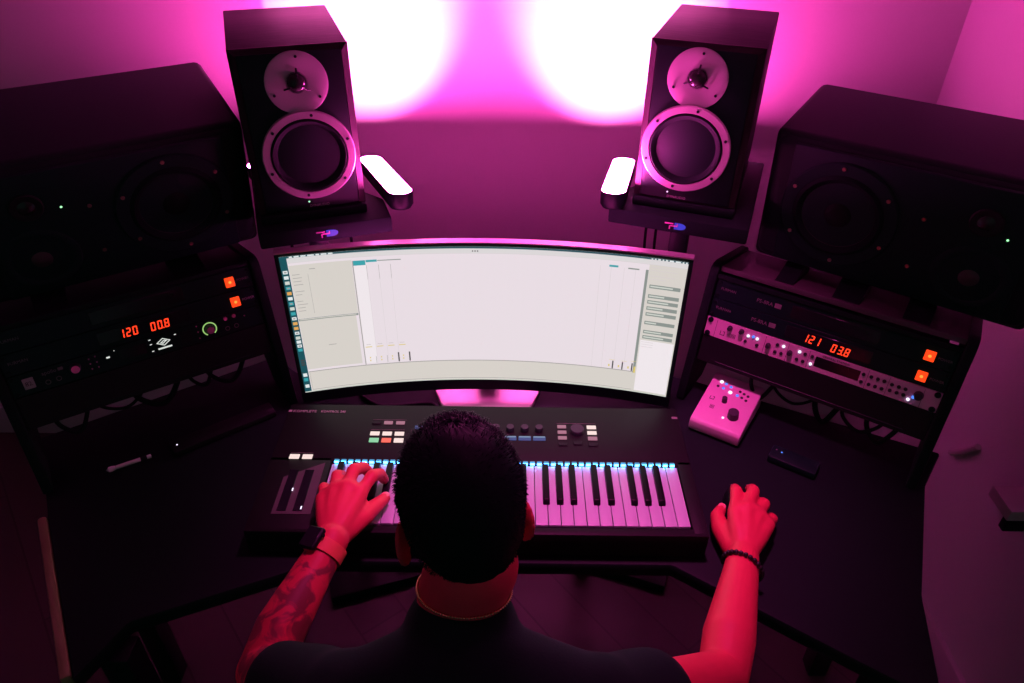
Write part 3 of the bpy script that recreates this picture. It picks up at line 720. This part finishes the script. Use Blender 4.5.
bar_beam((-.322, 1.620, 1.2357), (-.405, 2.03, 1.46), 190, 72)
bar_beam((.254, 1.638, 1.2336), (.255, 2.03, 1.44), 190, 72)
q0, q1 = SL @ V((-.128, .392, 0)), SL @ V((.11, .392, 0)); light_bar(q0, q1, 'unseen light bar added behind the left dark wood speaker', 1.185, .4, 0.)  # both rear bars are unseen, added to spread magenta along the walls
q0, q1 = SR @ V((-.13, .392, 0)), SR @ V((.085, .392, 0)); light_bar(q0, q1, 'unseen light bar added behind the right dark wood speaker', 1.185, .4, 0.)
light_bar((-.352, 1.690), (-.228, 1.398), 'glowing magenta light bar beside the left dark wood speaker', power=.75)
light_bar((.268, 1.700), (.205, 1.415), 'glowing magenta light bar beside the right dark wood speaker', power=.75)

# ------------------------------------------------------------------ large monitors on the towers
def big_speaker(P, sg, label):
    """sg=+1: woofer on the left (right tower)"""
    t = thing('studio_monitor_speaker', label, 'speaker', P)
    w, h, d = .533, .296, .284
    MB().b2((-w/2, .012, 0), (w/2, d, h), .014, 3).obj('cabinet', 'bigspk', t)
    MB().b2((-w/2+.004, 0, .006), (w/2-.004, .04, h-.006), .024, 4).obj('frame', 'bigspk', t)
    MB().b2((-w/2+.046, -.003, .016), (w/2-.046, .01, h-.016), .004, 2).obj('baffle', 'bigbaf', t)
    x = -sg*.111; z = .152
    wf = MB().lathe([(.084, 0), (.088, .006), (.110, .006), (.113, .003), (.113, 0)], (x, -.002, z), (0, -1, 0), 56).obj('woofer', 'bigbaf', t)
    MB().lathe([(.088, .005), (.080, .010), (.074, .006), (.070, .002)], (x, -.002, z), (0, -1, 0), 48).obj('surround', 'rubber', wf)
    MB().lathe([(.0745, .004), (.042, -.016), (.040, -.016)], (x, -.002, z), (0, -1, 0), 48).obj('cone', 'cone_grey', wf)
    MB().lathe([(.043, -.017), (.036, -.004), (.020, .004), (0, .006)], (x, -.002, z), (0, -1, 0), 40).obj('dust_cap', 'cone', wf)
    for k in range(6):
        a = math.radians(95+60*k)
        MB().lathe([(0, 0), (.0042, 0), (.0036, .002), (.0018, .002), (.0018, .001), (0, .001)], (x+.1015*math.cos(a), -.008, z+.1015*math.sin(a)), (0, -1, 0), 10).obj('screw', 'screw', wf)
    x2 = sg*.137
    tw_ = MB().lathe([(.012, .002), (.018, .004), (.026, .004), (.028, .002), (.028, 0)], (x2, -.003, .213), (0, -1, 0), 32).obj('tweeter', 'gear_grey', t)
    MB().lathe([(.016, .002), (.010, .006), (0, .008)], (x2, -.003, .213), (0, -1, 0), 24).obj('dome', 'dome', tw_)
    md = MB().lathe([(.050, 0), (.053, .0015), (.066, .0015), (.068, 0)], (sg*.145, -.003, .095), (0, -1, 0), 48).obj('midrange', 'bigbaf', t)
    MB().lathe([(.053, .001), (.030, -.008), (.018, .0), (0, .002)], (sg*.145, -.003, .095), (0, -1, 0), 40).obj('cone', 'cone_grey', md)
    for zz in (.19, .084):
        MB().lathe([(0, 0), (.0042, 0), (.0036, .002), (.0018, .002), (.0018, .001), (0, .001)], (sg*.039, -.003, zz), (0, -1, 0), 10).obj('screw', 'screw', t)
    MB().lathe([(0, 0), (.0022, 0), (.0018, .001), (0, .001)], (sg*.178 if sg > 0 else -.084, -.003, .190 if sg > 0 else .200), (0, -1, 0), 10).obj('power_light', 'led_green', t)
    return t
BR = frame((.749, 1.294, 1.102), -.619, -.105); BL = frame((-.787, 1.317, 1.11), .594, -.218)
big_speaker(BR, 1, 'large black speaker lying on the right rack tower')
big_speaker(BL, -1, 'large black speaker lying on the left rack tower')
# wedge pads between shelf and speaker
def wedge(P, Q, x, w, y0, y1, label, group, zs=.1612):
    """black foam wedge under the speaker: P rack frame, Q speaker frame"""
    mb = MB(); inv = Q.inverted(); v = []
    for sx in (-w/2, w/2):
        for y in (y0, y1):
            p = P @ V((x+sx, y, zs)); u = Q.to_3x3() @ V((0, 0, 1))
            q = inv @ p; v.append((p, Q @ V((q.x, q.y, -.0008))))
    a = [mb.bm.verts.new(p[0]) for p in v]; b = [mb.bm.verts.new(p[1]) for p in v]
    o = (0, 1, 3, 2)
    mb.bm.faces.new([a[k] for k in o]); mb.bm.faces.new([b[k] for k in o])
    for k in range(4):
        i, j = o[k], o[(k+1) % 4]; mb.bm.faces.new((a[i], a[j], b[j], b[i]))
    t = mb.obj('foam_wedge', 'rubber'); return tag(t, label, 'speaker pad', group)
for x, w, lab in ((-.110, .040, 'first from the monitor'), (.016, .055, 'second from the monitor'), (.150, .05, 'furthest from the monitor')):
    wedge(PR, BR, x, w, .012, .16, 'black foam wedge under the large right speaker, '+lab, 'wedges under the right speaker')
for x, w, lab in ((.13, .06, 'nearest the monitor'), (-.13, .06, 'furthest from the monitor')):
    wedge(PL, BL, x, w, .012, .16, 'black foam wedge under the large left speaker, '+lab, 'wedges under the left speaker', .1432)

# ------------------------------------------------------------------ person
def evalmesh(o, name, mods):
    for ty, kw in mods:
        md = o.modifiers.new(ty, ty)
        for k, v in kw.items(): setattr(md, k, v)
    dg = bpy.context.evaluated_depsgraph_get(); me = bpy.data.meshes.new_from_object(o.evaluated_get(dg)); me.name = name
    old = o.data; o.modifiers.clear(); o.data = me; bpy.data.meshes.remove(old)
    me.polygons.foreach_set('use_smooth', [True]*len(me.polygons)); return o
person = thing('person', 'man seen from behind in black T-shirt playing keys with left hand', 'person', Matrix.Translation((0, .27, 0)))
po = Matrix.Translation((0, -.27, 0))
HC = V((-.060, .622, 1.188)); HR = (Matrix.Rotation(math.radians(15), 3, 'Z') @ Matrix.Rotation(math.radians(-24), 3, 'X'))
def hp(x, y, z): return HC+HR @ V((x, y, z))
LA = [((-.200, .470, 1.000), .058), ((-.300, .545, .915), .046), ((-.372, .607, .840), .039)]
LF = [((-.372, .607, .840), .039), ((-.357, .668, .858), .041), ((-.318, .765, .888), .032), ((-.300, .808, .900), .0285)]
RA = [((.115, .470, 1.000), .058), ((.232, .545, .905), .047), ((.332, .620, .822), .039)]
RF = [((.332, .620, .822), .039), ((.356, .685, .825), .0425), ((.400, .795, .824), .032), ((.419, .845, .822), .028)]
b = MB()
# head
b.ell(hp(0, -.012, .012), (.070, .093, .092), HR.copy()); b.ell(hp(0, .035, -.045), (.060, .062, .075), HR.copy()); b.ell(hp(0, .062, -.088), (.036, .034, .027), HR.copy()); b.ell(hp(0, .078, -.100), (.021, .018, .016), HR.copy())
b.ell(hp(0, .077, .014), (.046, .013, .012), HR.copy())                                             # brow
b.cap(hp(0, .086, .002), .008, hp(0, .106, -.036), .0115); b.ell(hp(.011, .098, -.038), (.009, .010, .007)); b.ell(hp(-.011, .098, -.038), (.009, .010, .007))
b.ell(hp(0, .093, -.062), (.022, .009, .005), HR.copy()); b.ell(hp(0, .092, -.072), (.020, .009, .006), HR.copy())
for s in (-1, 1):
    b.ell(hp(s*.050, .052, -.030), (.020, .026, .022), HR.copy())
    er = HR @ Matrix.Rotation(s*math.radians(28), 3, 'Z')
    b.ell(hp(s*.078, -.006, -.024), (.006, .019, .031), er); b.ell(hp(s*.076, .000, -.047), (.006, .010, .011), er)
# neck, trunk, legs
b.chain([(( -.060, .543, 1.045), .068), ((-.062, .572, 1.085), .056), (tuple(hp(0, -.035, -.055)), .058)])
b.chain([((-.200, .470, 1.000), .056), ((-.06, .50, 1.035), .070), ((.115, .470, 1.000), .056)])
b.ell((-.04, .455, .93), (.165, .105, .12)); b.ell((-.03, .41, .82), (.150, .105, .14)); b.ell((-.01, .34, .68), (.145, .11, .13)); b.ell((0, .28, .585), (.175, .135, .105))
for s in (-1, 1):
    b.chain([((s*.095, .30, .565), .088), ((s*.15, .70, .585), .062), ((s*.16, .71, .56), .058), ((s*.165, .66, .32), .052), ((s*.17, .60, .10), .038)])
    b.chain([((s*.17, .58, .055), .036), ((s*.175, .70, .040), .034), ((s*.178, .78, .034), .028)])
b.chain(LA); b.chain(LF); b.chain(RA); b.chain(RF)
NAILS = []
def hand(wrist, rw, mcp, fingers, thumb):
    w = V(wrist)
    for m in mcp: b.chain([(w.lerp(V(m), .10), .0215), (w.lerp(V(m), .55), .0200), (m, .0148)])
    b.chain([(mcp[0], .0150), (mcp[1], .0155), (mcp[2], .0148), (mcp[3], .0138)])
    for m, f, r in zip(mcp, fingers, (.0116, .0119, .0113, .0100)):
        b.chain([(m, r+.0026), (tuple(V(m).lerp(V(f[0]), .5)), r-.0004), (f[0], r+.0006), (f[1], r-.0006), (f[2], r-.0022)])
    b.chain(thumb); NAILS.append((thumb[2][0], thumb[3][0], thumb[3][1]))
    for f, r in zip(fingers, (.0094, .0097, .0091, .0078)): NAILS.append((f[1], f[2], r))
LM = [(-.268, .900, .913), (-.291, .911, .918), (-.313, .909, .913), (-.333, .897, .902)]
hand((-.300, .808, .900), .027, LM,
     [[(-.252, .939, .918), (-.243, .963, .899), (-.240, .978, .868)], [(-.287, .951, .921), (-.275, .976, .902), (-.266, .990, .868)], [(-.317, .944, .912), (-.315, .964, .892), (-.312, .973, .868)], [(-.339, .926, .900), (-.338, .941, .882), (-.336, .948, .868)]],
     [((-.291, .828, .894), .0230), ((-.261, .868, .889), .0185), ((-.242, .902, .881), .0138), ((-.231, .930, .870), .0104)])
RM = [(.422, .932, .842), (.445, .937, .845), (.465, .930, .838), (.480, .914, .828)]
hand((.419, .848, .822), .027, RM,
     [[(.437, .986, .840), (.443, 1.006, .824), (.446, 1.018, .812)], [(.470, .986, .840), (.476, 1.006, .824), (.477, 1.018, .811)], [(.488, .964, .828), (.493, .983, .812), (.494, .993, .799)], [(.500, .940, .814), (.504, .955, .802), (.503, .964, .792)]],
     [((.409, .872, .815), .0225), ((.397, .915, .812), .0180), ((.398, .950, .808), .0136), ((.411, .972, .804), .0104)])
for v in b.bm.verts: v.co = po @ v.co
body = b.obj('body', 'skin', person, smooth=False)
evalmesh(body, 'body', [('REMESH', dict(mode='VOXEL', voxel_size=.0034)), ('SMOOTH', dict(factor=.5, iterations=5))])
# nails
def nail(dip, tip, r):
    dip, tip = V(dip), V(tip); d = (tip-dip).normalized(); n = V((0, -.15, 1)); n = (n-d*n.dot(d)).normalized() if abs(d.z) < .95 else V((0, 1, 0))
    if d.z < -.5: n = (V((0, 1, .35))-d*V((0, 1, .35)).dot(d)).normalized()
    x = d.cross(n); m = Matrix((x, d, n)).transposed()
    MB().ell(po @ (tip+n*(r*.80)-d*.001), (r*.72, r*.95, .0016), m, 14, 8).obj('fingernail', 'nail', person)
for dp, tp, r in NAILS: nail(dp, tp, r)
# clothing and hair
sh = MB()
sh.chain([((-.195, .468, 1.000), .066), ((-.06, .492, 1.022), .082), ((.110, .468, 1.000), .066)])
sh.chain([((-.058, .525, 1.030), .080), ((-.060, .541, 1.052), .0715)])
sh.ell((-.04, .455, .92), (.182, .120, .14)); sh.ell((-.03, .41, .81), (.172, .124, .15)); sh.ell((-.01, .335, .69), (.172, .145, .14)); sh.ell((-.005, .29, .61), (.192, .166, .085))
sh.chain([(LA[0][0], .070), ((-.250, .502, .963), .063), ((-.296, .535, .930), .060)]); sh.chain([(RA[0][0], .070), ((.155, .493, .972), .064), ((.186, .512, .950), .062)])
for v in sh.bm.verts: v.co = po @ v.co
shirt = sh.obj('t_shirt', 'shirt', person, 'black crew neck T-shirt', smooth=False)
evalmesh(shirt, 't_shirt', [('REMESH', dict(mode='VOXEL', voxel_size=.007)), ('SMOOTH', dict(factor=.5, iterations=8))])
me = shirt.data
for v in me.vertices:
    p = v.co; k = .0022*math.sin(p.z*60+math.sin(p.x*28)*1.6)+.0016*math.sin(p.x*47+p.z*31)
    v.co = p+v.normal*k
tr = MB(); tr.ell((0, .275, .580), (.194, .158, .118))
for s in (-1, 1):
    tr.chain([((s*.098, .30, .560), .097), ((s*.15, .70, .583), .075), ((s*.158, .708, .556), .071), ((s*.165, .65, .32), .063), ((s*.17, .605, .12), .056)])
for v in tr.bm.verts: v.co = po @ v.co
evalmesh(tr.obj('trousers', 'trousers', person, smooth=False), 'trousers', [('REMESH', dict(mode='VOXEL', voxel_size=.009)), ('SMOOTH', dict(factor=.5, iterations=5))])
for s in (-1, 1):
    q = MB(); q.chain([((s*.17, .575, .052), .046), ((s*.176, .70, .044), .042), ((s*.180, .80, .037), .035)]); q.box((s*.176, .69, .012), (.085, .29, .024), .01)
    for v in q.bm.verts: v.co = po @ v.co
    evalmesh(q.obj('shoe', 'shoe', person, smooth=False), 'shoe', [('REMESH', dict(mode='VOXEL', voxel_size=.006)), ('SMOOTH', dict(factor=.5, iterations=4))])
for s in (-1, 1):
    e = MB().ell(po @ hp(s*.030, .0735, -.006), (.011,)*3).obj('eye', 'eye', person); MB().ell(po @ hp(s*.030, .0818, -.007), (.0052, .0042, .0052)).obj('iris', 'dome', e)
# hair: a close cap over the skull plus short strands
def hair_r(th, ph):
    """surface of the hair cap in the head frame; ph azimuth from the face (0 = front), th from the crown"""
    d = V((math.sin(th)*math.sin(ph), math.sin(th)*math.cos(ph), math.cos(th)))
    top = max(0., d.z)
    r = 1/math.sqrt((d.x/.0745)**2+(d.y/.100)**2+(d.z/.101)**2)
    return d*(r+.010*top), d
def th_lim(ph):
    f = (1-math.cos(ph))/2                      # 0 front .. 1 back
    side = abs(math.sin(ph))
    return math.radians(58+f*95-side*2)
hb_ = MB(); NP, NT = 64, 30; grid = []
for i in range(NT+1):
    row = []
    for j in range(NP):
        ph = 2*PI*j/NP; th = th_lim(ph)*i/NT+.001
        p, d = hair_r(th, ph); edge = max(0., (i/NT-.82)/.18)
        p = p+d*(-.012*edge**1.5) + d*.0018*math.sin(ph*23+th*31)*math.sin(th*17)
        row.append(hb_.bm.verts.new(po @ (HC+HR @ (p+V((0, -.012, .012))))))
    grid.append(row)
for a, c_ in zip(grid, grid[1:]):
    for j in range(NP): hb_.bm.faces.new((a[j], a[(j+1) % NP], c_[(j+1) % NP], c_[j]))
hb_.bm.faces.new(grid[0])
random.seed(11)
for k in range(5200):
    ph = random.uniform(0, 2*PI); u = math.sqrt(random.random()); th = th_lim(ph)*u*.985+.01
    p, d = hair_r(th, ph); f = (1+math.cos(ph))/2
    ln = (.010+.016*f)*max(.25, math.cos(th*.75))*random.uniform(.6, 1.2)
    base = HC+HR @ (p*.985+V((0, -.012, .012)))
    tang = V((random.uniform(-.5, .5)+.3*d.x, .75*f+.15, -.25)); dirn = (d*.75+tang*.75).normalized(); mid = base+HR @ (dirn*ln*.55); tip = base+HR @ ((dirn+V((0, .25, -.35))).normalized()*ln)
    sd = (HR @ d.cross(tang)).normalized()*.0006
    a1, a2 = hb_.bm.verts.new(po @ (base-sd)), hb_.bm.verts.new(po @ (base+sd)); m1_, m2_ = hb_.bm.verts.new(po @ (mid-sd*.8)), hb_.bm.verts.new(po @ (mid+sd*.8)); t_ = hb_.bm.verts.new(po @ tip)
    hb_.bm.faces.new((a1, a2, m2_, m1_)); hb_.bm.faces.new((m1_, m2_, t_))
hb_.obj('hair', 'hair', person, 'short black hair')

# worn things
def around(axis_pt, axis, r1, r2, side, n=40):
    ax = V(axis).normalized(); s1 = (V(side)-ax*V(side).dot(ax)).normalized(); s2 = ax.cross(s1)
    return [V(axis_pt)+s1*r1*math.cos(2*PI*k/n)+s2*r2*math.sin(2*PI*k/n) for k in range(n)]
WP = V((-.3095, .791, .895)); WA = (V(LF[3][0])-V(LF[2][0])).normalized()
wt = thing('smartwatch', 'square black smartwatch on coral strap around left wrist', 'watch', Matrix.Translation(WP))
upv = V((-.35, 0, 1)); upv = (upv-WA*upv.dot(WA)).normalized(); sdv = WA.cross(upv).normalized()
ring = around((0, 0, 0), WA, .0335, .0335, upv, 36); q = MB(); n = len(ring)
rows = []
for k, p in enumerate(ring):
    o = p.normalized(); rows.append([q.bm.verts.new(p+WA*.0115), q.bm.verts.new(p+o*.0022+WA*.0115), q.bm.verts.new(p+o*.0022-WA*.0115), q.bm.verts.new(p-WA*.0115)])
for k in range(n):
    for j in range(4): q.bm.faces.new((rows[k][j], rows[(k+1) % n][j], rows[(k+1) % n][(j+1) % 4], rows[k][(j+1) % 4]))
q.obj('strap', 'strap', wt, 'coral rubber strap')
ma = Matrix((sdv, WA, upv)).transposed().to_4x4(); ma.translation = upv*.0385
ca = MB().box((0, 0, 0), (.034, .040, .011), .0045, 3, mx=ma).obj('case', 'black', wt); MB().box((0, 0, .0056), (.029, .035, .001), .0004, 1, mx=ma).obj('glass', 'glass_dark', ca)
MB().lathe([(0, 0), (.0032, 0), (.0032, .003), (0, .003)], ma @ V((.017, .008, 0)), sdv, 12).obj('crown', 'black', ca)
BP = V((.412, .823, .823)); BA = (V(RF[3][0])-V(RF[2][0])).normalized()
br_ = thing('bead_bracelet', 'black bead bracelet around right wrist', 'bracelet', Matrix.Translation(BP))
beads = MB()
for p in around((0, 0, 0), BA+V((.25, 0, .1)), .0350, .0350, (0, 0, 1), 26): beads.ell(p, (.0044,)*3, u=10, v=8)
beads.obj('beads', 'bead', br_); MB().tube(around((0, 0, 0), BA+V((.25, 0, .1)), .0350, .0350, (0, 0, 1), 26), .0012, 6, closed=True, sub=1).obj('cord', 'bead', br_)
NPt = V((-.061, .570, 1.105))
nk = thing('necklace', 'thin gold chain around the neck', 'necklace', Matrix.Translation(NPt))
from mathutils.bvhtree import BVHTree
bvh = BVHTree.FromPolygons([v.co+V((0, .27, 0)) for v in body.data.vertices], [p.vertices[:] for p in body.data.polygons])
def wrap(pts, c, off):
    out = []
    for p in pts:
        q = V(c)+V(p)*2.2; h = bvh.ray_cast(q, V(c)-q)
        d = V(p).normalized(); out.append((h[0]-V(c)+d*off) if h[0] else V(p))
    return out
ln_ = MB(); ps = wrap(around((0, 0, 0), (0, .40, 1), .0665, .0675, (1, 0, 0), 96), NPt, .0022)
for k, p in enumerate(ps): ln_.ell(p, (.0021, .0021, .0016), u=8, v=6)
ln_.obj('chain', 'gold', nk); MB().box(ps[2], (.004, .004, .007), .001).obj('clasp', 'gold', nk)

# chair
ch = thing('swivel_stool', 'dark backless swivel stool the man sits on', 'stool', Matrix.Translation((0, .24, 0)))
MB().b2((-.24, -.20, .40), (.24, .22, .462), .03, 4).obj('seat', 'chair', ch)
MB().cyl((0, 0, .10), (0, 0, .41), .027).obj('gas_lift', 'plastic', ch)
for k in range(5):
    a = 2*PI*k/5+.3; e = V((math.cos(a)*.28, math.sin(a)*.28, .075))
    l = MB().tube([(0, 0, .11), tuple(e*.5+V((0, 0, .06))), tuple(e)], .018, 8).obj('leg', 'plastic', ch)
    MB().lathe([(0, -.022), (.027, -.022), (.030, -.012), (.030, .012), (.027, .022), (0, .022)], (e.x, e.y, .0305), (-math.sin(a), math.cos(a), 0), 16).obj('caster', 'rubber', l)

# things along the right wall
sf = thing('wall_shelf', 'pale shelf board on the right wall at the photo edge', 'shelf', Matrix.Translation((1.16, 1.10, .665)))
MB().b2((-.085, -.03, 0), (-.001, .048, .03), .003).obj('board', 'trim', sf); MB().b2((-.05, .0, -.07), (-.001, .02, 0), .003).obj('bracket', 'black', sf)
tag(MB().tube([(1.15, 1.395, .555), (1.15, 1.355, .60), (1.15, 1.322, .645)], .008, 8).obj('wall_conduit', 'trim'), 'short pale conduit on the right wall beside the desk', 'conduit')

# unseen magenta fill added over the desk to light hands, keys and racks
cl = thing('ceiling_fill', 'round magenta fill light added on the ceiling above the desk', 'lamp', Matrix.Translation((.20, 1.0, 2.62)))
MB().lathe([(0, 0), (.10, 0), (.10, -.035), (.085, -.045), (.08, -.040)], (0, 0, 0), (0, 0, 1), 32).obj('housing', 'trim', cl)
MB().lathe([(0, -.036), (.082, -.036), (.082, -.038), (0, -.038)], (0, 0, 0), (0, 0, 1), 32).obj('diffuser', glow('fill diffuser', MG, 1.5), cl)
ld = bpy.data.lights.new('ceiling_fill_spot', 'SPOT'); ld.energy = 150; ld.color = (1., .07, .48); ld.spot_size = math.radians(50); ld.spot_blend = 1.; ld.shadow_soft_size = .08
lo = bpy.data.objects.new('ceiling_fill_spot', ld); C.objects.link(lo); lo.location = (.20, 1.0, 2.56)
d_ = V((.10, 1.12, .85))-lo.location; lo.rotation_euler = d_.to_track_quat('-Z', 'Y').to_euler()

# ------------------------------------------------------------------ world, camera, view
w = bpy.data.worlds.new('world'); S.world = w; w.use_nodes = True
w.node_tree.nodes['Background'].inputs[0].default_value = (.35, 1., .82, 1); w.node_tree.nodes['Background'].inputs[1].default_value = .055
cam = bpy.data.cameras.new('camera'); co = bpy.data.objects.new('camera', cam); C.objects.link(co)
cam.sensor_width = 36; cam.lens = 734/1024*36; cam.clip_start = .02
co.matrix_world = Matrix.Translation((0, 0, 1.90)) @ Matrix.Rotation(math.radians(90-35.77), 4, 'X') @ Matrix.Rotation(math.radians(.696), 4, 'Z')
S.camera = co
S.view_settings.view_transform = 'Standard'; S.view_settings.look = 'None'; S.view_settings.exposure = 0; S.view_settings.gamma = 1; S.view_settings.use_curve_mapping = False
S.cycles.use_denoising = True; S.cycles.sample_clamp_indirect = 8.; S.cycles.max_bounces = 8; S.cycles.diffuse_bounces = 5
